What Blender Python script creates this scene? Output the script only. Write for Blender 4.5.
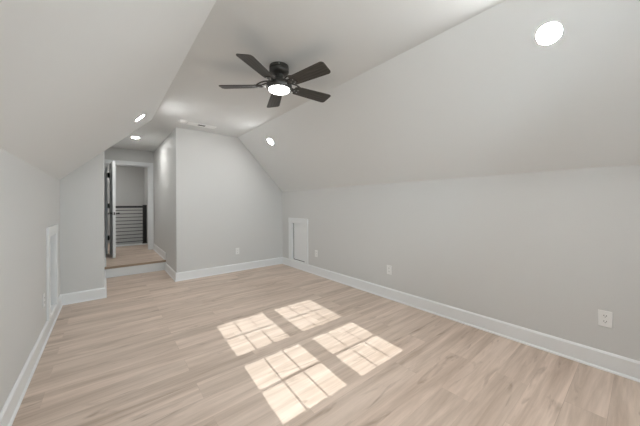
import bpy, bmesh, math, random
from mathutils import Vector, Matrix, Euler

scene = bpy.context.scene
for o in list(bpy.data.objects):
    bpy.data.objects.remove(o)
COL = scene.collection

# ------------------------------------------------------------------ camera
H = 1.22
cam_d = bpy.data.cameras.new('camera')
cam_d.sensor_width = 36.0
cam_d.lens = 36.0 * 263.25 / 640.0
cam_d.shift_y = -(213.0 - 204.09) / 640.0
cam_d.clip_start = 0.02
cam = bpy.data.objects.new('camera', cam_d)
COL.objects.link(cam)
cam.location = (0, 0, H)
cam.rotation_mode = 'XYZ'
cam.matrix_world = (Matrix.Translation((0, 0, H)) @ Matrix.Rotation(-0.684, 4, 'Z')
                    @ Matrix.Rotation(math.pi / 2, 4, 'X') @ Matrix.Rotation(-0.0042, 4, 'Z'))
scene.camera = cam

# ------------------------------------------------------------------ world, sun, exposure
scene.view_settings.view_transform = 'Standard'
scene.view_settings.look = 'None'
scene.view_settings.gamma = 1.0
scene.view_settings.use_curve_mapping = False
scene.view_settings.exposure = -0.10

world = bpy.data.worlds.new('daylight')
scene.world = world
world.use_nodes = True
bg = world.node_tree.nodes['Background']
bg.inputs['Strength'].default_value = 16.0
# pale sky above the horizon, darker ground below it
wt = world.node_tree
w_tc = wt.nodes.new('ShaderNodeTexCoord')
w_sep = wt.nodes.new('ShaderNodeSeparateXYZ')
w_ramp = wt.nodes.new('ShaderNodeValToRGB')
w_ramp.color_ramp.elements[0].position = 0.47
w_ramp.color_ramp.elements[0].color = (0.29, 0.31, 0.32, 1)
w_ramp.color_ramp.elements[1].position = 0.53
w_ramp.color_ramp.elements[1].color = (0.80, 0.91, 1.0, 1)
w_map = wt.nodes.new('ShaderNodeMapRange')
w_map.inputs['From Min'].default_value = -1.0
w_map.inputs['From Max'].default_value = 1.0
wt.links.new(w_tc.outputs['Generated'], w_sep.inputs[0])
wt.links.new(w_sep.outputs['Z'], w_map.inputs['Value'])
wt.links.new(w_map.outputs['Result'], w_ramp.inputs['Fac'])
wt.links.new(w_ramp.outputs['Color'], bg.inputs['Color'])

SUN_DIR = Vector((0.07, 1.0, -0.718)).normalized()
sun_d = bpy.data.lights.new('sun', 'SUN')
sun_d.energy = 6.0
sun_d.color = (0.985, 0.985, 1.0)
sun_d.angle = math.radians(0.15)
sun = bpy.data.objects.new('sun', sun_d)
COL.objects.link(sun)
sun.location = (1.2, -3, 4)
sun.rotation_mode = 'QUATERNION'
sun.rotation_quaternion = SUN_DIR.to_track_quat('-Z', 'Y')

LAMP = 330.0          # radiance of the recessed lamp lenses
FAN_LAMP = 12.0

# window daylight portals (help the sampler find the two window openings)
for px in (0.89, 1.545):
    pd = bpy.data.lights.new('window_portal', 'AREA')
    pd.shape = 'RECTANGLE'
    pd.size, pd.size_y = 0.58, 1.14
    pd.cycles.is_portal = True
    po = bpy.data.objects.new('window_portal', pd)
    COL.objects.link(po)
    po.location = (px, -0.535, 1.745)
    po.rotation_euler = (math.radians(90), 0, 0)      # emits towards +Y

# ------------------------------------------------------------------ helpers
def new_bm():
    return bmesh.new()

def box(bm, lo, hi, M=None):
    xs = (lo[0], hi[0]); ys = (lo[1], hi[1]); zs = (lo[2], hi[2])
    v = [bm.verts.new((x, y, z)) for x in xs for y in ys for z in zs]
    if M is not None:
        for q in v:
            q.co = M @ q.co
    f = [(0, 1, 3, 2), (4, 6, 7, 5), (0, 4, 5, 1), (2, 3, 7, 6), (0, 2, 6, 4), (1, 5, 7, 3)]
    for a in f:
        bm.faces.new([v[i] for i in a])
    return v

def prism_y(bm, pts, y0, y1):
    """polygon given in (x, z), extruded along y"""
    a = [bm.verts.new((x, y0, z)) for x, z in pts]
    b = [bm.verts.new((x, y1, z)) for x, z in pts]
    n = len(pts)
    bm.faces.new(a); bm.faces.new(b[::-1])
    for i in range(n):
        j = (i + 1) % n
        bm.faces.new((a[j], a[i], b[i], b[j]))

def prism_z(bm, pts, z0, z1, M=None):
    a = [bm.verts.new((x, y, z0)) for x, y in pts]
    b = [bm.verts.new((x, y, z1)) for x, y in pts]
    n = len(pts)
    bm.faces.new(a[::-1]); bm.faces.new(b)
    for i in range(n):
        j = (i + 1) % n
        bm.faces.new((a[i], a[j], b[j], b[i]))
    if M is not None:
        for q in a + b:
            q.co = M @ q.co

def lathe(bm, prof, seg=48, M=None):
    """prof: list of (r, z); r = 0 closes with a pole"""
    rings = []
    for r, z in prof:
        if r < 1e-6:
            rings.append([bm.verts.new((0, 0, z))])
        else:
            rings.append([bm.verts.new((r * math.cos(2 * math.pi * k / seg), r * math.sin(2 * math.pi * k / seg), z)) for k in range(seg)])
    for A, B in zip(rings, rings[1:]):
        for k in range(seg):
            m = (k + 1) % seg
            if len(A) == 1 and len(B) == 1:
                continue
            if len(A) == 1:
                bm.faces.new((A[0], B[k], B[m]))
            elif len(B) == 1:
                bm.faces.new((A[k], B[0], A[m]))
            else:
                bm.faces.new((A[k], B[k], B[m], A[m]))
    if M is not None:
        for ring in rings:
            for v in ring:
                v.co = M @ v.co

def rod(bm, p, q, r, seg=12):
    p = Vector(p); q = Vector(q)
    d = q - p
    M = Matrix.Translation(p) @ d.to_track_quat('Z', 'Y').to_matrix().to_4x4()
    lathe(bm, [(0, 0), (r, 0), (r, d.length), (0, d.length)], seg, M)

def obj(name, bm, mat, parent=None, bevel=0.0, smooth=False, seg=2, loc=None):
    bmesh.ops.recalc_face_normals(bm, faces=bm.faces[:])
    me = bpy.data.meshes.new(name)
    bm.to_mesh(me)
    bm.free()
    me.materials.append(mat)
    o = bpy.data.objects.new(name, me)
    COL.objects.link(o)
    if loc is not None:
        o.location = loc
    if parent is not None:
        o.parent = parent
    if smooth:
        for p in me.polygons:
            p.use_smooth = True
        try:
            me.set_sharp_from_angle(angle=math.radians(35))
        except Exception:
            pass
    if bevel > 0:
        m = o.modifiers.new('bevel', 'BEVEL')
        m.width = bevel
        m.segments = seg
        m.limit_method = 'ANGLE'
        m.angle_limit = math.radians(40)
    return o

def empty(name, loc=(0, 0, 0), rot=None):
    o = bpy.data.objects.new(name, None)
    o.empty_display_size = 0.1
    COL.objects.link(o)
    o.location = loc
    if rot is not None:
        o.rotation_euler = rot
    return o

def tag(o, label=None, cat=None, group=None, kind=None):
    if label: o['label'] = label
    if cat: o['category'] = cat
    if group: o['group'] = group
    if kind: o['kind'] = kind
    return o

def struct(o, label, cat):
    return tag(o, label, cat, None, 'structure')

def copy_tree(o, parent=None):
    c = o.copy()
    COL.objects.link(c)
    if parent is not None:
        c.parent = parent
    for ch in list(o.children):
        copy_tree(ch, c)
    return c

# ------------------------------------------------------------------ materials
def principled(name, col, rough=0.5, metal=0.0, spec=0.5):
    m = bpy.data.materials.new(name)
    m.use_nodes = True
    b = m.node_tree.nodes['Principled BSDF']
    b.inputs['Base Color'].default_value = (*col, 1)
    b.inputs['Roughness'].default_value = rough
    b.inputs['Metallic'].default_value = metal
    b.inputs['Specular IOR Level'].default_value = spec
    return m, m.node_tree, b

def paint(name, col, rough=0.6, bump=0.02, scale=220.0, spec=0.3):
    m, nt, b = principled(name, col, rough, 0, spec)
    tc = nt.nodes.new('ShaderNodeTexCoord')
    n = nt.nodes.new('ShaderNodeTexNoise')
    n.inputs['Scale'].default_value = scale
    n.inputs['Detail'].default_value = 2
    bp = nt.nodes.new('ShaderNodeBump')
    bp.inputs['Strength'].default_value = bump
    bp.inputs['Distance'].default_value = 0.002
    nt.links.new(tc.outputs['Object'], n.inputs['Vector'])
    nt.links.new(n.outputs['Fac'], bp.inputs['Height'])
    nt.links.new(bp.outputs['Normal'], b.inputs['Normal'])
    return m

def emitter(name, col, strength):
    m = bpy.data.materials.new(name)
    m.use_nodes = True
    nt = m.node_tree
    nt.nodes.clear()
    e = nt.nodes.new('ShaderNodeEmission')
    e.inputs['Color'].default_value = (*col, 1)
    e.inputs['Strength'].default_value = strength
    out = nt.nodes.new('ShaderNodeOutputMaterial')
    nt.links.new(e.outputs[0], out.inputs['Surface'])
    return m

def wood_floor(name):
    m, nt, b = principled(name, (0.5, 0.4, 0.3), 0.42, 0, 0.35)
    L = nt.links.new
    N = nt.nodes.new
    tc = N('ShaderNodeTexCoord')
    br = N('ShaderNodeTexBrick')
    br.offset = 0.37
    br.offset_frequency = 2
    br.squash = 1.0
    br.inputs['Scale'].default_value = 1.0
    br.inputs['Brick Width'].default_value = 1.25
    br.inputs['Row Height'].default_value = 0.18
    br.inputs['Mortar Size'].default_value = 0.0012
    br.inputs['Mortar Smooth'].default_value = 0.3
    br.inputs['Bias'].default_value = 0.0
    br.inputs['Color1'].default_value = (0, 0, 0, 1)
    br.inputs['Color2'].default_value = (1, 1, 1, 1)
    br.inputs['Mortar'].default_value = (0.5, 0.5, 0.5, 1)
    mpb = N('ShaderNodeMapping')
    mpb.inputs['Location'].default_value = (0.31, 0.05, 0)
    L(tc.outputs['Object'], mpb.inputs['Vector'])
    L(mpb.outputs['Vector'], br.inputs['Vector'])
    # every plank gets its own stretch of grain: offset the grain by the plank value
    comb = N('ShaderNodeCombineXYZ')
    mul = N('ShaderNodeMath'); mul.operation = 'MULTIPLY'; mul.inputs[1].default_value = 23.0
    L(br.outputs['Color'], mul.inputs[0])
    L(mul.outputs[0], comb.inputs['X']); L(mul.outputs[0], comb.inputs['Z'])
    add = N('ShaderNodeVectorMath'); add.operation = 'ADD'
    L(tc.outputs['Object'], add.inputs[0]); L(comb.outputs[0], add.inputs[1])
    def grain(scale, detail, rough, dist=0.0):
        mp = N('ShaderNodeMapping')
        mp.inputs['Scale'].default_value = scale
        L(add.outputs[0], mp.inputs['Vector'])
        n = N('ShaderNodeTexNoise')
        n.inputs['Scale'].default_value = 1.0
        n.inputs['Detail'].default_value = detail
        n.inputs['Roughness'].default_value = rough
        n.inputs['Distortion'].default_value = dist
        L(mp.outputs[0], n.inputs['Vector'])
        return n
    g1 = grain((0.9, 11.0, 1.0), 4.0, 0.6, 0.55)      # broad cathedral streaks
    g2 = grain((5.0, 95.0, 1.0), 4.0, 0.6)           # fine fibre lines
    g3 = grain((2.4, 13.0, 1.0), 3.0, 0.55, 0.9)        # knots
    r1 = N('ShaderNodeValToRGB')
    r1.color_ramp.elements[0].position = 0.30; r1.color_ramp.elements[0].color = (*FLOOR_DARK, 1)
    r1.color_ramp.elements[1].position = 0.66; r1.color_ramp.elements[1].color = (*FLOOR_LIGHT, 1)
    L(g1.outputs['Fac'], r1.inputs['Fac'])
    # plank to plank tint
    mx = N('ShaderNodeMix'); mx.data_type = 'RGBA'; mx.blend_type = 'MULTIPLY'
    mx.inputs['Factor'].default_value = 1.0
    rp = N('ShaderNodeValToRGB')
    rp.color_ramp.elements[0].color = (0.95, 0.945, 0.94, 1)
    rp.color_ramp.elements[1].color = (1.04, 1.03, 1.03, 1)
    L(br.outputs['Color'], rp.inputs['Fac'])
    L(r1.outputs['Color'], mx.inputs['A']); L(rp.outputs['Color'], mx.inputs['B'])
    # fine fibres
    mf = N('ShaderNodeMix'); mf.data_type = 'RGBA'; mf.blend_type = 'MULTIPLY'
    mf.inputs['Factor'].default_value = 1.0
    rf = N('ShaderNodeValToRGB')
    rf.color_ramp.elements[0].position = 0.25; rf.color_ramp.elements[0].color = (0.92, 0.915, 0.91, 1)
    rf.color_ramp.elements[1].position = 0.65; rf.color_ramp.elements[1].color = (1.03, 1.03, 1.03, 1)
    L(g2.outputs['Fac'], rf.inputs['Fac'])
    L(mx.outputs['Result'], mf.inputs['A']); L(rf.outputs['Color'], mf.inputs['B'])
    # knots
    mk = N('ShaderNodeMix'); mk.data_type = 'RGBA'; mk.blend_type = 'MULTIPLY'
    mk.inputs['Factor'].default_value = 1.0
    rk = N('ShaderNodeValToRGB')
    rk.color_ramp.elements[0].position = 0.27; rk.color_ramp.elements[0].color = (0.68, 0.65, 0.62, 1)
    rk.color_ramp.elements[1].position = 0.40; rk.color_ramp.elements[1].color = (1, 1, 1, 1)
    L(g3.outputs['Fac'], rk.inputs['Fac'])
    L(mf.outputs['Result'], mk.inputs['A']); L(rk.outputs['Color'], mk.inputs['B'])
    # joints between planks
    mj = N('ShaderNodeMix'); mj.data_type = 'RGBA'; mj.blend_type = 'MULTIPLY'
    L(br.outputs['Fac'], mj.inputs['Factor'])
    L(mk.outputs['Result'], mj.inputs['A'])
    mj.inputs['B'].default_value = (0.88, 0.86, 0.85, 1)
    L(mj.outputs['Result'], b.inputs['Base Color'])
    bp = N('ShaderNodeBump'); bp.inputs['Strength'].default_value = 0.08; bp.inputs['Distance'].default_value = 0.002
    L(g2.outputs['Fac'], bp.inputs['Height']); L(bp.outputs['Normal'], b.inputs['Normal'])
    return m

FLOOR_DARK = (0.485, 0.378, 0.298)
FLOOR_LIGHT = (0.74, 0.615, 0.52)
WALL = paint('wall_paint', (0.665, 0.666, 0.654), 0.6)
CEIL = paint('ceiling_paint', (0.765, 0.776, 0.772), 0.7)
TRIM = paint('white_trim_paint', (0.84, 0.855, 0.86), 0.35, 0.01, 90, 0.45)
FLOOR = wood_floor('oak_plank_floor')
NOSING = paint('oak_nosing', (0.36, 0.27, 0.19), 0.45, 0.02, 60)
WHITE_PLASTIC = paint('white_plastic', (0.86, 0.86, 0.85), 0.35, 0.0, 50, 0.5)
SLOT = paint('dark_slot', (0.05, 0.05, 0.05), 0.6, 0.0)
BLACK = paint('black_metal', (0.014, 0.014, 0.014), 0.35, 0.01, 150, 0.5)
FAN_BLACK = paint('black_fan_metal', (0.035, 0.034, 0.031), 0.28, 0.0, 150, 0.6)
NICKEL = principled('bright_screw_metal', (0.75, 0.74, 0.72), 0.22, 1.0)[0]
ROD = principled('grey_steel_rod', (0.12, 0.12, 0.12), 0.4, 0.6)[0]
RECESS_DARK = paint('dark_recess', (0.04, 0.04, 0.04), 0.8, 0.0)
LENS = emitter('recessed_lens_glow', (1.0, 0.995, 0.985), LAMP * 1.6)
LENS_ADDED_LEFT = emitter('added_left_lens_glow', (1.0, 0.995, 0.985), LAMP * 0.8)
LENS_FAR = emitter('far_lens_glow', (1.0, 0.995, 0.985), LAMP * 0.62)
LENS_ADDED_LANDING = emitter('added_landing_lens_glow', (1.0, 0.985, 0.96), LAMP * 0.5)
LENS_DIM = emitter('passage_lens_glow', (1.0, 0.985, 0.96), LAMP * 0.76)
FAN_LENS = emitter('fan_lens_glow', (1.0, 0.995, 0.985), FAN_LAMP)

def blade_wood():
    m, nt, b = principled('dark_wood_blade', (0.06, 0.055, 0.05), 0.5, 0, 0.4)
    L = nt.links.new
    tc = nt.nodes.new('ShaderNodeTexCoord')
    mp = nt.nodes.new('ShaderNodeMapping'); mp.inputs['Scale'].default_value = (6, 70, 6)
    n = nt.nodes.new('ShaderNodeTexNoise'); n.inputs['Scale'].default_value = 1.0; n.inputs['Detail'].default_value = 4
    r = nt.nodes.new('ShaderNodeValToRGB')
    r.color_ramp.elements[0].position = 0.3; r.color_ramp.elements[0].color = (0.035, 0.032, 0.028, 1)
    r.color_ramp.elements[1].position = 0.7; r.color_ramp.elements[1].color = (0.085, 0.077, 0.068, 1)
    L(tc.outputs['Object'], mp.inputs['Vector']); L(mp.outputs[0], n.inputs['Vector'])
    L(n.outputs['Fac'], r.inputs['Fac']); L(r.outputs['Color'], b.inputs['Base Color'])
    return m
BLADE = blade_wood()

def pane_glass():
    m = bpy.data.materials.new('window_glass')
    m.use_nodes = True
    nt = m.node_tree; nt.nodes.clear()
    t = nt.nodes.new('ShaderNodeBsdfTransparent'); t.inputs['Color'].default_value = (0.95, 0.97, 0.96, 1)
    g = nt.nodes.new('ShaderNodeBsdfGlossy'); g.inputs['Roughness'].default_value = 0.02
    f = nt.nodes.new('ShaderNodeFresnel'); f.inputs['IOR'].default_value = 1.45
    mx = nt.nodes.new('ShaderNodeMixShader')
    out = nt.nodes.new('ShaderNodeOutputMaterial')
    nt.links.new(f.outputs[0], mx.inputs[0]); nt.links.new(t.outputs[0], mx.inputs[1]); nt.links.new(g.outputs[0], mx.inputs[2])
    nt.links.new(mx.outputs[0], out.inputs['Surface'])
    return m
GLASS = pane_glass()

# ------------------------------------------------------------------ dimensions of the attic room
XL, XR = -0.430, 2.830          # knee walls
YF, YB, YR = -0.40, 4.699, 4.483  # gable wall behind the camera, end wall, short wall left of the passage
ZC = 2.454                      # flat ceiling
ZL, ZR = 1.5256, 1.482          # tops of the knee walls
XcL, XcR = 0.524, 1.890         # where the slopes meet the flat ceiling
XP, XQ = 0.875, -0.0135         # passage side walls
YS = 5.66                       # riser of the step
ZU = 0.187                      # upper floor
YD = 7.18                       # door wall
YRAIL = 8.23
YFAR = 9.14
XSTAIR = -1.6
ZQ = ZL + (ZC - ZL) * (XQ - XL) / (XcL - XL)

# ------------------------------------------------------------------ floors
bm = new_bm(); box(bm, (XL - 0.12, YF - 0.12, -0.08), (XR + 0.12, YS + 0.01, 0.0))
struct(obj('floor', bm, FLOOR), 'pale oak plank floor of the attic room', 'floor')
bm = new_bm()
box(bm, (XQ - 0.1, YS, ZU - 0.1), (XP + 0.09, YD + 0.12, ZU))
box(bm, (XSTAIR, YD + 0.12, ZU - 0.1), (XP + 0.09, YRAIL + 0.06, ZU)); box(bm, (XSTAIR, YRAIL + 0.06, ZU - 0.1), (0.09, YFAR, ZU))
struct(obj('floor_landing', bm, FLOOR), 'pale oak floor of the raised passage leading to the open door', 'floor')
bm = new_bm()
box(bm, (XQ, YS - 0.03, ZU - 0.036), (XP, YS, ZU))
struct(obj('trim_1', bm, NOSING, bevel=0.008, seg=3), 'oak nosing along the edge of the step', 'trim')
bm = new_bm()
box(bm, (XQ, YS - 0.012, 0), (XP, YS, ZU - 0.032))
struct(obj('trim_2', bm, TRIM), 'white riser board of the step into the passage', 'trim')
bm = new_bm(); box(bm, (XSTAIR, YRAIL + 0.06, -1.6), (XP + 0.09, YFAR, -1.5))
struct(obj('floor_stairwell', bm, FLOOR), 'oak floor far below in the stairwell behind the railing', 'floor')

# ------------------------------------------------------------------ walls and ceilings
def wall_with_hole_x(name, x0, x1, ya, yb, za, zb, hole, label):
    """wall slab between x0 and x1 with one rectangular hole (y0, y1, z0, z1)"""
    h0, h1, k0, k1 = hole
    bm = new_bm()
    box(bm, (x0, ya, za), (x1, h0, zb)); box(bm, (x0, h1, za), (x1, yb, zb))
    box(bm, (x0, h0, za), (x1, h1, k0)); box(bm, (x0, h0, k1), (x1, h1, zb))
    return struct(obj(name, bm, WALL), label, 'wall')

AR = (3.90, 4.35, 0.137, 0.864)      # opening of the access hatch in the right knee wall
AL = (3.62, 4.06, 0.137, 0.920)      # and in the left one
wall_with_hole_x('wall_left', XL - 0.12, XL, YF, YR, 0, ZL, AL, 'light grey low knee wall on the left side of the room')
wall_with_hole_x('wall_right', XR, XR + 0.12, YF, YB, 0, ZR, AR, 'light grey low knee wall on the right side of the room')

bm = new_bm(); prism_y(bm, [(XP, 0), (XR + 0.12, 0), (XR + 0.12, ZR - 0.001), (XR, ZR - 0.001), (XcR, ZC), (XP, ZC)], YB, YB + 0.1)
struct(obj('wall_back', bm, WALL, bevel=0.004), 'grey end wall with one sloped side beside the passage', 'wall')
bm = new_bm(); prism_y(bm, [(XL - 0.12, 0), (XQ, 0), (XQ, ZQ), (XcL, ZC), (XL - 0.12, ZC)], YR, YR + 0.04)
struct(obj('wall_return', bm, WALL, bevel=0.004), 'short grey wall left of the passage opening under the slope', 'wall')
bm = new_bm(); box(bm, (XQ - 0.1, YR + 0.04, 0), (XQ, YD, ZC))
struct(obj('wall_passage_left', bm, WALL), 'grey left wall of the passage', 'wall')
bm = new_bm(); box(bm, (XP, YB + 0.1, -0.05), (XP + 0.09, YFAR, ZC)); box(bm, (XP, YRAIL + 0.06, -1.5), (XP + 0.09, YFAR, -0.05))
struct(obj('wall_passage_right', bm, WALL), 'grey right wall of the passage lit by a ceiling lamp', 'wall')

DX0, DX1, DZ = 0.036, 0.773, 2.094      # door opening
bm = new_bm()
box(bm, (XSTAIR, YD, ZU), (DX0 - 0.012, YD + 0.12, ZC)); box(bm, (DX1 + 0.012, YD, ZU), (XP, YD + 0.12, ZC))
box(bm, (DX0 - 0.012, YD, DZ + 0.012), (DX1 + 0.012, YD + 0.12, ZC))
struct(obj('wall_door', bm, WALL), 'grey wall around the open white door at the end of the passage', 'wall')
bm = new_bm(); box(bm, (XSTAIR, YFAR, -1.5), (XP + 0.09, YFAR + 0.1, ZC)); 
struct(obj('wall_stairwell', bm, WALL), 'plain grey far wall of the stairwell behind the railing', 'wall')
bm = new_bm(); box(bm, (XSTAIR - 0.1, YD, -1.5), (XSTAIR, YFAR + 0.1, ZC))
struct(obj('wall_stairwell_left', bm, WALL), 'grey left wall of the stairwell', 'wall')
bm = new_bm(); box(bm, (0.0, YRAIL + 0.0, -1.5), (XP, YRAIL + 0.06, ZU - 0.1)); box(bm, (0.0, YRAIL + 0.06, -1.5), (0.09, YFAR, ZU - 0.1))
struct(obj('wall_stairwell_near', bm, WALL), 'grey wall below the railing landing', 'wall')

bm = new_bm(); box(bm, (XSTAIR - 0.1, YF - 0.12, ZC), (XR + 0.12, YFAR + 0.1, ZC + 0.1))
struct(obj('ceiling', bm, CEIL), 'flat light grey ceiling strip between the two slopes', 'ceiling')
bm = new_bm(); prism_y(bm, [(XL, ZL), (XcL, ZC), (XL - 0.12, ZC), (XL - 0.12, ZL)], YF - 0.12, YR)
struct(obj('ceiling_slope_left', bm, CEIL), 'light grey sloped ceiling on the left', 'ceiling')
bm = new_bm(); prism_y(bm, [(XR, ZR), (XR + 0.12, ZR), (XR + 0.12, ZC), (XcR, ZC)], YF - 0.12, YB + 0.1)
struct(obj('ceiling_slope_right', bm, CEIL), 'light grey sloped ceiling on the right', 'ceiling')

# gable wall behind the camera with two double-hung windows
WX = ((0.598, 1.180), (1.246, 1.842)); WZ0, WZ1 = 1.165, 2.325
bm = new_bm()
y0, y1 = YF - 0.12, YF
box(bm, (XL - 0.12, y0, 0), (WX[0][0], y1, ZC)); box(bm, (WX[0][1], y0, 0), (WX[1][0], y1, ZC)); box(bm, (WX[1][1], y0, 0), (XR + 0.12, y1, ZC))
for a, b_ in WX:
    box(bm, (a, y0, 0), (b_, y1, WZ0)); box(bm, (a, y0, WZ1), (b_, y1, ZC))
struct(obj('wall_front', bm, WALL), 'grey gable wall with two windows', 'wall')

GY = -0.46
for i, (a, b_) in enumerate(WX):
    w = empty('window_%d' % (i + 1), ((a + b_) / 2, GY, WZ0))
    struct(w, ('left' if i == 0 else 'right') + ' white double-hung gridded window in the gable wall', 'window')
    cx = (a + b_) / 2
    bm = new_bm()        # outer frame
    def b2(x0_, x1_, z0_, z1_, d=0.03, yo=0.0):
        box(bm, (x0_ - cx, -d + yo, z0_ - WZ0), (x1_ - cx, d + yo, z1_ - WZ0))
    fr = 0.015
    b2(a, a + fr, WZ0, WZ1, 0.035); b2(b_ - fr, b_, WZ0, WZ1, 0.035)
    b2(a + fr, b_ - fr, WZ0, WZ0 + fr, 0.035); b2(a + fr, b_ - fr, WZ1 - fr, WZ1, 0.035)
    obj('window_frame', bm, TRIM, w)
    g0, g1 = a + 0.040, b_ - 0.040
    for z0_, z1_ in ((1.224, 1.705), (1.80, 2.278)):
        bm = new_bm()
        lo = WZ0 + fr if z0_ < 1.5 else 1.755
        hi = 1.755 if z0_ < 1.5 else WZ1 - fr
        b2(a + fr, g0, lo, hi, 0.014); b2(g1, b_ - fr, lo, hi, 0.014)
        b2(g0, g1, lo, z0_, 0.014); b2(g0, g1, z1_, hi, 0.014)
        for k in (1, 2):
            xm = g0 + (g1 - g0) * k / 3
            b2(xm - 0.006, xm + 0.006, z0_, z1_, 0.006)
        zm = (z0_ + z1_) / 2
        b2(g0, g1, zm - 0.006, zm + 0.006, 0.0059)
        s = obj('sash', bm, TRIM, w)
        bm = new_bm(); b2(g0, g1, z0_, z1_, 0.0015)
        obj('pane', bm, GLASS, s)
    bm = new_bm()        # casing on the room side
    yo = (YF - GY) + 0.008
    cw = 0.04
    b2(a - cw, a, WZ0 - 0.0, WZ1 + 0.06, 0.008, yo); b2(b_, b_ + cw, WZ0, WZ1 + 0.06, 0.008, yo)
    b2(a, b_, WZ1, WZ1 + 0.06, 0.008, yo)
    b2(a - cw, b_ + cw, WZ0 - 0.09, WZ0 - 0.02, 0.008, yo); b2(a - cw - 0.0, b_ + cw + 0.0, WZ0 - 0.02, WZ0, 0.02, yo + 0.012)
    obj('casing', bm, TRIM, w)

# ------------------------------------------------------------------ baseboards (board with an eased top and a shoe moulding), mitred
BBH = 0.135
PROF = [(0.0, 0.0), (0.024, 0.0), (0.0235, 0.006), (0.021, 0.011), (0.018, 0.0145), (0.014, 0.017),
        (0.014, BBH - 0.014), (0.0115, BBH - 0.010), (0.007, BBH - 0.003), (0.004, BBH), (0.0, BBH)]

def baseboard(name, A, B, n, sA, sB, z, label):
    """from A to B along a wall with inward normal n; s: -1 inside corner, +1 outside corner, 0 butt end"""
    A = Vector((*A, z)); B = Vector((*B, z)); n = Vector((*n, 0)); d = (B - A).normalized()
    bm = new_bm()
    ra, rb = [], []
    for t, h in PROF:
        off = n * t + Vector((0, 0, h))
        ra.append(bm.verts.new(A + off - d * (sA * t))); rb.append(bm.verts.new(B + off + d * (sB * t)))
    k = len(PROF)
    bm.faces.new(ra); bm.faces.new(rb[::-1])
    for i in range(k):
        j = (i + 1) % k
        bm.faces.new((ra[j], ra[i], rb[i], rb[j]))
    return struct(obj(name, bm, TRIM), label, 'baseboard')

baseboard('baseboard_left', (XL, YF), (XL, YR), (1, 0), -1, -1, 0, 'white baseboard along the left knee wall')
baseboard('baseboard_return', (XL, YR), (XQ, YR), (0, -1), -1, 1, 0, 'white baseboard on the short wall left of the passage')
baseboard('baseboard_passage_left', (XQ, YR), (XQ, YS - 0.012), (1, 0), 1, 0, 0, 'white baseboard at the foot of the left passage wall before the step')
baseboard('baseboard_passage_right', (XP, YB), (XP, YS - 0.012), (-1, 0), 1, 0, 0, 'white baseboard on the right passage wall before the step')
baseboard('baseboard_back', (XP, YB), (XR, YB), (0, -1), 1, -1, 0, 'white baseboard along the end wall')
baseboard('baseboard_right', (XR, YF), (XR, YB), (-1, 0), -1, -1, 0, 'long white baseboard along the right knee wall')
baseboard('baseboard_front', (XL, YF), (XR, YF), (0, 1), -1, -1, 0, 'white baseboard under the windows')
baseboard('baseboard_upper_right', (XP, YS), (XP, YD), (-1, 0), 0, 0, ZU, 'white baseboard on the right wall of the raised passage')
baseboard('baseboard_upper_left', (XQ, YS), (XQ, YD - 0.02), (1, 0), 0, 0, ZU, 'white baseboard on the left wall of the raised passage')

# ------------------------------------------------------------------ access hatches in the knee walls
def hatch(name, side, op, label):
    """side +1: right knee wall, -1: left; casing proud of the wall, panel set back in the opening"""
    xf = XR if side > 0 else XL
    y0, y1, z0, z1 = op
    root = empty(name, (xf, (y0 + y1) / 2, z0))
    struct(root, label, 'hatch')
    def bx(bm, xa, xb, ya, yb, za, zb):
        lo, hi = sorted((xa * side, xb * side))
        box(bm, (lo, ya - (y0 + y1) / 2, za - z0), (hi, yb - (y0 + y1) / 2, zb - z0))
    cw, ct = 0.09, 0.018
    bm = new_bm()
    bx(bm, -ct, 0, y0 - cw, y0 + 0.004, z0 - 0.002, z1 - 0.004); bx(bm, -ct, 0, y1 - 0.004, y1 + cw, z0 - 0.002, z1 - 0.004)
    obj('casing', bm, TRIM, root, bevel=0.003)
    bm = new_bm()
    bx(bm, -ct - 0.002, 0, y0 - cw - 0.004, y1 + cw + 0.004, z1 - 0.004, z1 + cw)
    obj('head_casing', bm, TRIM, root, bevel=0.003)
    bm = new_bm()
    bx(bm, 0, 0.09, y0, y0 + 0.010, z0, z1); bx(bm, 0, 0.09, y1 - 0.010, y1, z0, z1)
    bx(bm, 0, 0.09, y0 + 0.010, y1 - 0.010, z1 - 0.010, z1); bx(bm, 0, 0.09, y0 + 0.010, y1 - 0.010, z0, z0 + 0.004)
    obj('jamb', bm, TRIM, root)
    bm = new_bm()
    bx(bm, 0.028, 0.05, y0 + 0.013, y1 - 0.034, z0 + 0.018, z1 - 0.013)
    obj('panel', bm, TRIM, root, bevel=0.002)
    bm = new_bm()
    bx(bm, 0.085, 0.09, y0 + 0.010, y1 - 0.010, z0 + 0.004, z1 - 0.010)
    obj('backing', bm, RECESS_DARK, root)  # dark sheet behind the panel, blocks light and keeps the gap dark
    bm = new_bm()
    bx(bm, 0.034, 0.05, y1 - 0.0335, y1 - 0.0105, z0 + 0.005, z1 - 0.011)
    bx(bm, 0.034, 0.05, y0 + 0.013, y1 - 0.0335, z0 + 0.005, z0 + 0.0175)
    tag(obj('gap_shade_strip', bm, SLOT, root), 'dark strip standing in for shade along two edges of the panel gap')  # dark strips added so the panel gap looks shaded
    return root
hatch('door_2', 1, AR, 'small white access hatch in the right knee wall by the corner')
hatch('door_3', -1, AL, 'small white access hatch in the left knee wall')

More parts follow.
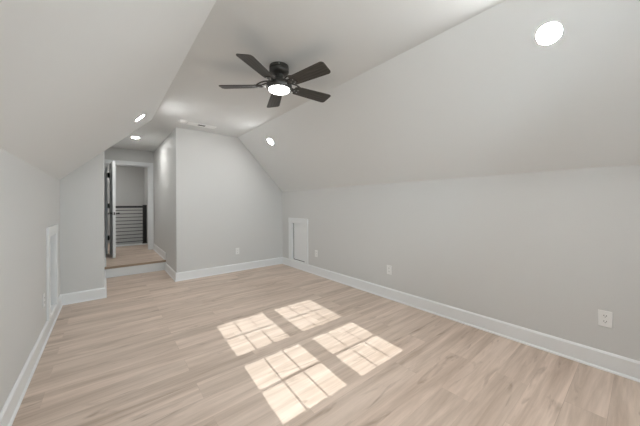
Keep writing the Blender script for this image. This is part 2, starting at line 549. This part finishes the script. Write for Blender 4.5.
# ------------------------------------------------------------------ passage door
bm = new_bm()
box(bm, (DX0 - 0.012, YD, ZU), (DX0, YD + 0.12, DZ)); box(bm, (DX1, YD, ZU), (DX1 + 0.012, YD + 0.12, DZ))
box(bm, (DX0 - 0.012, YD, DZ), (DX1 + 0.012, YD + 0.12, DZ + 0.012))
box(bm, (DX1 - 0.012, YD + 0.045, ZU), (DX1, YD + 0.08, DZ))
box(bm, (DX0, YD + 0.045, DZ - 0.012), (DX1 - 0.012, YD + 0.08, DZ))
struct(obj('trim_3', bm, TRIM), 'white jamb lining the passage doorway', 'trim')
bm = new_bm()
cy0 = YD - 0.018
box(bm, (XQ + 0.001, cy0, ZU), (DX0 - 0.003, YD, DZ + 0.006)); box(bm, (DX1 + 0.006, cy0, ZU), (DX1 + 0.09, YD, DZ + 0.006))
box(bm, (XQ + 0.001, cy0, DZ + 0.006), (DX1 + 0.09, YD, DZ + 0.09))
struct(obj('trim_4', bm, TRIM, bevel=0.003), 'white casing around the passage doorway', 'trim')
bm = new_bm(); box(bm, (DX1 - 0.003, YD + 0.01, 1.03), (DX1, YD + 0.038, 1.10))
door = empty('door_1', (0.055, YD - 0.012, ZU), (0, 0, math.radians(-86.6)))
struct(door, 'white passage door standing open towards the room', 'door')
bm.free()
DW, DT, DH = 0.705, 0.035, DZ - ZU - 0.014
bm = new_bm()
Y0 = 0.018
box(bm, (0.003, Y0, 0.01), (DW, Y0 + DT, DH))
leaf = obj('door_leaf', bm, TRIM, door, bevel=0.002)
# raised stiles and rails on both faces make two sunk panels
for yy in (Y0 - 0.004, Y0 + DT):
    bm = new_bm()
    for (xa, xb, za, zb) in ((0.003, 0.11, 0.01, DH), (DW - 0.11, DW, 0.01, DH), (0.11, DW - 0.11, 0.01, 0.22),
                             (0.11, DW - 0.11, 0.82, 0.96), (0.11, DW - 0.11, DH - 0.12, DH)):
        box(bm, (xa, yy, za), (xb, yy + 0.004, zb))
    obj('panel_frame', bm, TRIM, leaf)
for zz in (0.335, 1.015, 1.665):
    bm = new_bm()
    rod(bm, (0, 0, zz - 0.052), (0, 0, zz + 0.052), 0.011, 12)
    box(bm, (0.0, 0.004, zz - 0.048), (0.004, Y0 + DT - 0.004, zz + 0.048))
    box(bm, (-0.012, -0.026, zz - 0.048), (-0.006, 0.004, zz + 0.048))
    tag(obj('hinge', bm, BLACK, door), 'black door hinge')
hz = 0.865
for sgn, yb in ((-1, Y0 - 0.004), (1, Y0 + DT + 0.004)):
    bm = new_bm()
    hx = DW - 0.06
    rod(bm, (hx, yb, hz), (hx, yb + sgn * 0.010, hz), 0.027, 24)
    rod(bm, (hx, yb + sgn * 0.008, hz), (hx, yb + sgn * 0.062, hz), 0.011, 16)
    box(bm, (hx - 0.115, yb + sgn * 0.058 - 0.008, hz - 0.015), (hx + 0.012, yb + sgn * 0.058 + 0.008, hz + 0.015))
    tag(obj('door_handle', bm, BLACK, door, smooth=True), 'black lever handle')
bm = new_bm(); box(bm, (DW - 0.001, Y0 + 0.007, hz - 0.028), (DW + 0.001, Y0 + DT - 0.007, hz + 0.028))
obj('latch_plate', bm, BLACK, door)

# ------------------------------------------------------------------ stair railing beyond the door
bm = new_bm(); box(bm, (0.08, YRAIL - 0.05, ZU), (XP, YRAIL + 0.06, ZU + 0.032))
struct(obj('trim_5', bm, TRIM, bevel=0.004), 'white curb under the black stair railing', 'trim')
rail = empty('stair_railing', (0.0, YRAIL, ZU + 0.032))
tag(rail, 'black stair railing with horizontal rods seen through the open door', 'railing')
zb = ZU + 0.032
bm = new_bm(); box(bm, (0.752, -0.043, 0), (0.838, 0.043, 1.205 - zb)); box(bm, (0.745, -0.05, 1.205 - zb), (0.845, 0.05, 1.217 - zb))
box(bm, (0.742, -0.053, 0), (0.848, 0.053, 0.02))
obj('newel_post', bm, BLACK, rail, bevel=0.003)
bm = new_bm(); box(bm, (0.10, -0.043, 0), (0.186, 0.043, 1.205 - zb)); box(bm, (0.093, -0.05, 1.205 - zb), (0.193, 0.05, 1.217 - zb))
obj('newel_post', bm, BLACK, rail, bevel=0.003)
bm = new_bm(); box(bm, (0.186, -0.03, 1.145 - zb), (0.752, 0.03, 1.195 - zb))
obj('handrail', bm, BLACK, rail, bevel=0.004)
for k in range(10):
    z = 1.085 - 0.0885 * k - zb
    bm = new_bm(); rod(bm, (0.18, 0, z), (0.76, 0, z), 0.009, 10)
    obj('rod', bm, ROD, rail, smooth=True)

# ------------------------------------------------------------------ ceiling fan
FX, FY = 1.210, 2.055
fan = empty('ceiling_fan', (FX, FY, ZC))
tag(fan, 'black five-blade ceiling fan with round light hanging from the flat ceiling', 'ceiling fan')
def zz(z): return z - ZC
bm = new_bm()
lathe(bm, [(0, zz(2.454)), (0.084, zz(2.454)), (0.086, zz(2.446)), (0.086, zz(2.43)), (0.080, zz(2.426)), (0.080, zz(2.421)), (0.087, zz(2.417)),
           (0.087, zz(2.404)), (0.083, zz(2.394)), (0.070, zz(2.384)), (0.056, zz(2.378)), (0.0, zz(2.378))], 48)
can = obj('canopy', bm, FAN_BLACK, fan, smooth=True)
for k in range(3):
    a = 2 * math.pi * k / 3 - 2.1
    p = Vector((math.cos(a), math.sin(a), 0))
    bm = new_bm()
    rod(bm, p * 0.084 + Vector((0, 0, zz(2.438))), p * 0.090 + Vector((0, 0, zz(2.438))), 0.0045, 10)
    tag(obj('screw', bm, NICKEL, can), 'bright canopy screw')
bm = new_bm()
lathe(bm, [(0, zz(2.379)), (0.036, zz(2.379)), (0.036, zz(2.330)), (0.046, zz(2.317)), (0, zz(2.317))], 40)
obj('neck', bm, FAN_BLACK, fan, smooth=True)
bm = new_bm()
lathe(bm, [(0, zz(2.318)), (0.060, zz(2.318)), (0.092, zz(2.314)), (0.104, zz(2.306)), (0.112, zz(2.292)), (0.114, zz(2.272)), (0.110, zz(2.262)),
           (0.108, zz(2.250)), (0.103, zz(2.244)), (0, zz(2.244))], 56)
obj('motor_housing', bm, FAN_BLACK, fan, smooth=True)
bm = new_bm()
lathe(bm, [(0, zz(2.2455)), (0.093, zz(2.2455)), (0.093, zz(2.240)), (0.090, zz(2.236)), (0.077, zz(2.233)), (0.045, zz(2.231)), (0, zz(2.230))], 56)
tag(obj('light_diffuser', bm, FAN_LENS, fan, smooth=True), 'glowing white round fan light')

R0, R1 = 0.158, 0.538
def blade_outline():
    w0, w1 = 0.056, 0.071
    pts = [(R0, -w0 + 0.008), (R0 + 0.008, -w0)]
    # trailing tip corner, larger radius
    def arc(cx, cy, r, a0, a1, n=7):
        return [(cx + r * math.cos(math.radians(a0 + (a1 - a0) * i / n)), cy + r * math.sin(math.radians(a0 + (a1 - a0) * i / n))) for i in range(n + 1)]
    pts += arc(R1 - 0.032, -w1 + 0.030, 0.030, -90, -10)
    pts += arc(R1 - 0.038, w1 - 0.030, 0.030, 8, 90)
    pts += [(R0 + 0.008, w0), (R0, w0 - 0.008)]
    return pts
OUT = blade_outline()
PITCH = math.radians(-13)
zb_ = zz(2.279)
first = None
for k in range(5):
    ang = math.radians(-149 + 72 * k)
    if first is None:
        bm = new_bm()
        Mp = Matrix.Translation((0, 0, zb_)) @ Matrix.Rotation(PITCH, 4, 'X')
        prism_z(bm, OUT, -0.003, 0.003, Mp)
        bl = obj('blade', bm, BLADE, fan, bevel=0.0015)
        bm = new_bm()
        # bracket: two curved prongs from the motor to a plate on top of the blade
        for s in (-1, 1):
            prev = None
            for t in range(7):
                u = t / 6
                x = 0.075 + u * 0.120
                y = s * (0.012 + 0.026 * math.sin(u * math.pi * 0.5))
                z = zz(2.316) * (1 - u) + (zb_ + 0.008 + math.tan(PITCH) * y) * u + 0.010 * math.sin(u * math.pi)
                p = Vector((x, y, z))
                if prev is not None:
                    rod(bm, prev, p, 0.0065, 8)
                prev = p
        prism_z(bm, [(0.150, -0.036), (0.215, -0.042), (0.222, -0.030), (0.222, 0.030), (0.215, 0.042), (0.150, 0.036)], 0.003, 0.008, Mp)
        prism_z(bm, [(0.110, -0.016), (0.200, -0.030), (0.200, 0.030), (0.110, 0.016)], -0.009, -0.003, Mp)
        iron = obj('blade_bracket', bm, FAN_BLACK, bl, smooth=True)
        for (sx, sy) in ((0.182, -0.016), (0.182, 0.016), (0.150, 0.0)):
            bm = new_bm()
            lathe(bm, [(0, -0.0125), (0.003, -0.012), (0.0055, -0.0085), (0.0055, -0.003), (0, -0.003)], 10, Mp @ Matrix.Translation((sx, sy, 0)))
            tag(obj('screw', bm, NICKEL, bl), 'bright blade screw')
        bl.rotation_euler = (0, 0, ang)
        first = bl
    else:
        c = copy_tree(first, fan)
        c.rotation_euler = (0, 0, ang)

# ------------------------------------------------------------------ recessed ceiling lamps
def recessed(loc, normal, label):
    q = Vector(normal).to_track_quat('-Z', 'Y')   # lamp looks along its own -Z
    e = empty('recessed_light', loc)
    e.rotation_mode = 'QUATERNION'
    e.rotation_quaternion = q
    tag(e, label, 'ceiling light', 'recessed ceiling lights')
    return e
nR = Vector((-(ZC - ZR), 0, -(XR - XcR))).normalized()
nL = Vector(((ZC - ZL), 0, -(XcL - XL))).normalized()
lamps = [((2.0885, 0.357, 2.248), nR, 'large bright recessed disc light on the right slope nearest the viewer'),
         ((2.092, 3.837, 2.245), nR, 'small far recessed disc light on the right slope near the end wall'),
         ((0.324, 3.789, 2.256), nL, 'recessed disc light on the left slope near the passage'),
         ((0.324, 0.357, 2.256), nL, 'added fill light on the left slope above the viewer, unseen'),  # unseen lamp, added to help light the room
         ((0.432, 5.869, ZC), (0, 0, -1), 'recessed disc light in the flat passage ceiling before the door'),
         ((-0.55, 8.75, ZC), (0, 0, -1), 'added fill light over the stairwell behind the railing, unseen'),  # unseen lamp, added to brighten the stairwell wall
         ((-0.15, 7.8, ZC), (0, 0, -1), 'added fill light over the landing behind the door, unseen')]  # another unseen lamp, added to lift the light beyond the door
proto = None
for loc, n, lab in lamps:
    n = Vector(n)
    # sit exactly on the sloped face
    if abs(n.x) > 0.1:
        a = Vector((XR, loc[1], ZR)) if n.x < 0 else Vector((XL, loc[1], ZL))
        loc = Vector(loc) - n * ((Vector(loc) - a).dot(n))
    e = recessed(loc, n, lab)
    if proto is None:
        bm = new_bm()
        lathe(bm, [(0.060, -0.003), (0.063, -0.0035), (0.066, -0.002), (0.067, 0.0), (0.060, 0.0), (0.060, -0.003)], 56)
        obj('trim_ring', bm, WHITE_PLASTIC, e, smooth=True)
        bm = new_bm()
        lathe(bm, [(0, -0.0025), (0.060, -0.0025), (0.060, 0.0), (0, 0.0)], 56)
        tag(obj('lens', bm, LENS, e), 'glowing white lens')
        proto = e
    else:
        for ch in list(proto.children):
            c = ch.copy(); COL.objects.link(c); c.parent = e
            if lab.startswith('recessed disc light in the flat passage') and c.name.startswith('lens'):
                c.data = c.data.copy(); c.data.materials[0] = LENS_DIM
            elif loc[1] < 1 and c.name.startswith('lens'):
                c.data = c.data.copy(); c.data.materials[0] = LENS_ADDED_LEFT
            elif loc[1] > 7 and c.name.startswith('lens'):
                c.data = c.data.copy(); c.data.materials[0] = LENS_ADDED_LANDING
            elif loc[1] > 3 and loc[1] < 4.5 and c.name.startswith('lens'):
                c.data = c.data.copy(); c.data.materials[0] = LENS_FAR

# ------------------------------------------------------------------ ceiling register and smoke detector
vent = empty('air_vent', (1.165, 4.335, ZC))
tag(vent, 'long white louvred air vent in the ceiling by the end wall', 'air vent')
VW, VD = 0.205, 0.068
bm = new_bm()
f = 0.024
box(bm, (-VW, -VD, -0.008), (VW, -VD + f, 0)); box(bm, (-VW, VD - f, -0.008), (VW, VD, 0))
box(bm, (-VW, -VD + f, -0.008), (-VW + f, VD - f, 0)); box(bm, (VW - f, -VD + f, -0.008), (VW, VD - f, 0))
box(bm, (-0.006 - 0.06, -VD + f, -0.007), (0.006 - 0.06, VD - f, 0)); box(bm, (0.055, -VD + f, -0.007), (0.067, VD - f, 0))
obj('frame', bm, WHITE_PLASTIC, vent, bevel=0.002)
bm = new_bm(); box(bm, (-VW + f, -VD + f, -0.0012), (VW - f, VD - f, -0.0002))
obj('duct', bm, RECESS_DARK, vent)
for x0_, x1_, tilt in ((-VW + f, -0.066, -1), (-0.054, 0.055, 1), (0.067, VW - f, -1)):
    n = 3 if tilt < 0 else 2
    bm = new_bm()
    for k in range(n):
        yc = -VD + f + (k + 0.5) * (2 * VD - 2 * f) / n
        M = Matrix.Translation(((x0_ + x1_) / 2, yc, -0.0045)) @ Matrix.Rotation(math.radians(28 * tilt), 4, 'X')
        box(bm, (-(x1_ - x0_) / 2, -0.006 if tilt < 0 else -0.0012, -0.0006), ((x1_ - x0_) / 2, 0.006 if tilt < 0 else 0.0012, 0.0006), M)
    obj('louvre', bm, WHITE_PLASTIC, vent)
bm = new_bm()
lathe(bm, [(0, -0.034), (0.030, -0.034), (0.045, -0.030), (0.055, -0.020), (0.060, -0.010), (0.060, 0), (0, 0)], 40)
sd = obj('smoke_detector', bm, WHITE_PLASTIC, smooth=True, loc=(0.885, 4.26, ZC))
tag(sd, 'small round white smoke detector on the ceiling left of the air vent', 'smoke detector')

# ------------------------------------------------------------------ wall outlets
def outlet(loc, rz, label, proto=None):
    e = empty('wall_outlet', loc, (0, 0, rz))
    tag(e, label, 'outlet', 'white wall outlets')
    if proto is None:
        bm = new_bm(); box(bm, (-0.036, -0.007, -0.058), (0.036, 0, 0.058))
        obj('cover_plate', bm, WHITE_PLASTIC, e, bevel=0.003)
        for s in (-1, 1):
            bm = new_bm()
            pts = []
            for i in range(24):
                a = 2 * math.pi * i / 24
                pts.append((0.0175 * math.cos(a), max(-0.0125, min(0.0125, 0.0175 * math.sin(a)))))
            M = Matrix.Translation((0, -0.006, s * 0.0205)) @ Matrix.Rotation(math.radians(90), 4, 'X')
            prism_z(bm, pts, 0, 0.002, M)
            so = obj('socket', bm, WHITE_PLASTIC, e)
            bm = new_bm()
            for sx in (-0.0065, 0.0065):
                box(bm, (sx - 0.0014, -0.0086, s * 0.0205 - 0.001), (sx + 0.0014, -0.0079, s * 0.0205 + 0.008))
            rod(bm, (0, -0.0079, s * 0.0205 - 0.007), (0, -0.0086, s * 0.0205 - 0.007), 0.0026, 10)
            tag(obj('slot', bm, SLOT, so), 'dark plug slots')
    else:
        for ch in list(proto.children):
            c = ch.copy(); COL.objects.link(c); c.parent = e
            for g in list(ch.children):
                d = g.copy(); COL.objects.link(d); d.parent = c
    return e
o0 = outlet((XR, 0.176, 0.374), -math.pi / 2, 'white duplex outlet on the right wall nearest the viewer')
outlet((XR, 2.064, 0.371), -math.pi / 2, 'white outlet halfway along the right wall', o0)
outlet((XR, 3.576, 0.364), -math.pi / 2, 'white outlet on the right wall just beside the access hatch', o0)
outlet((1.871, YB, 0.365), 0.0, 'white outlet low on the end wall', o0)
outlet((XL, 3.37, 0.375), math.pi / 2, 'white outlet on the left wall next to the access hatch', o0)
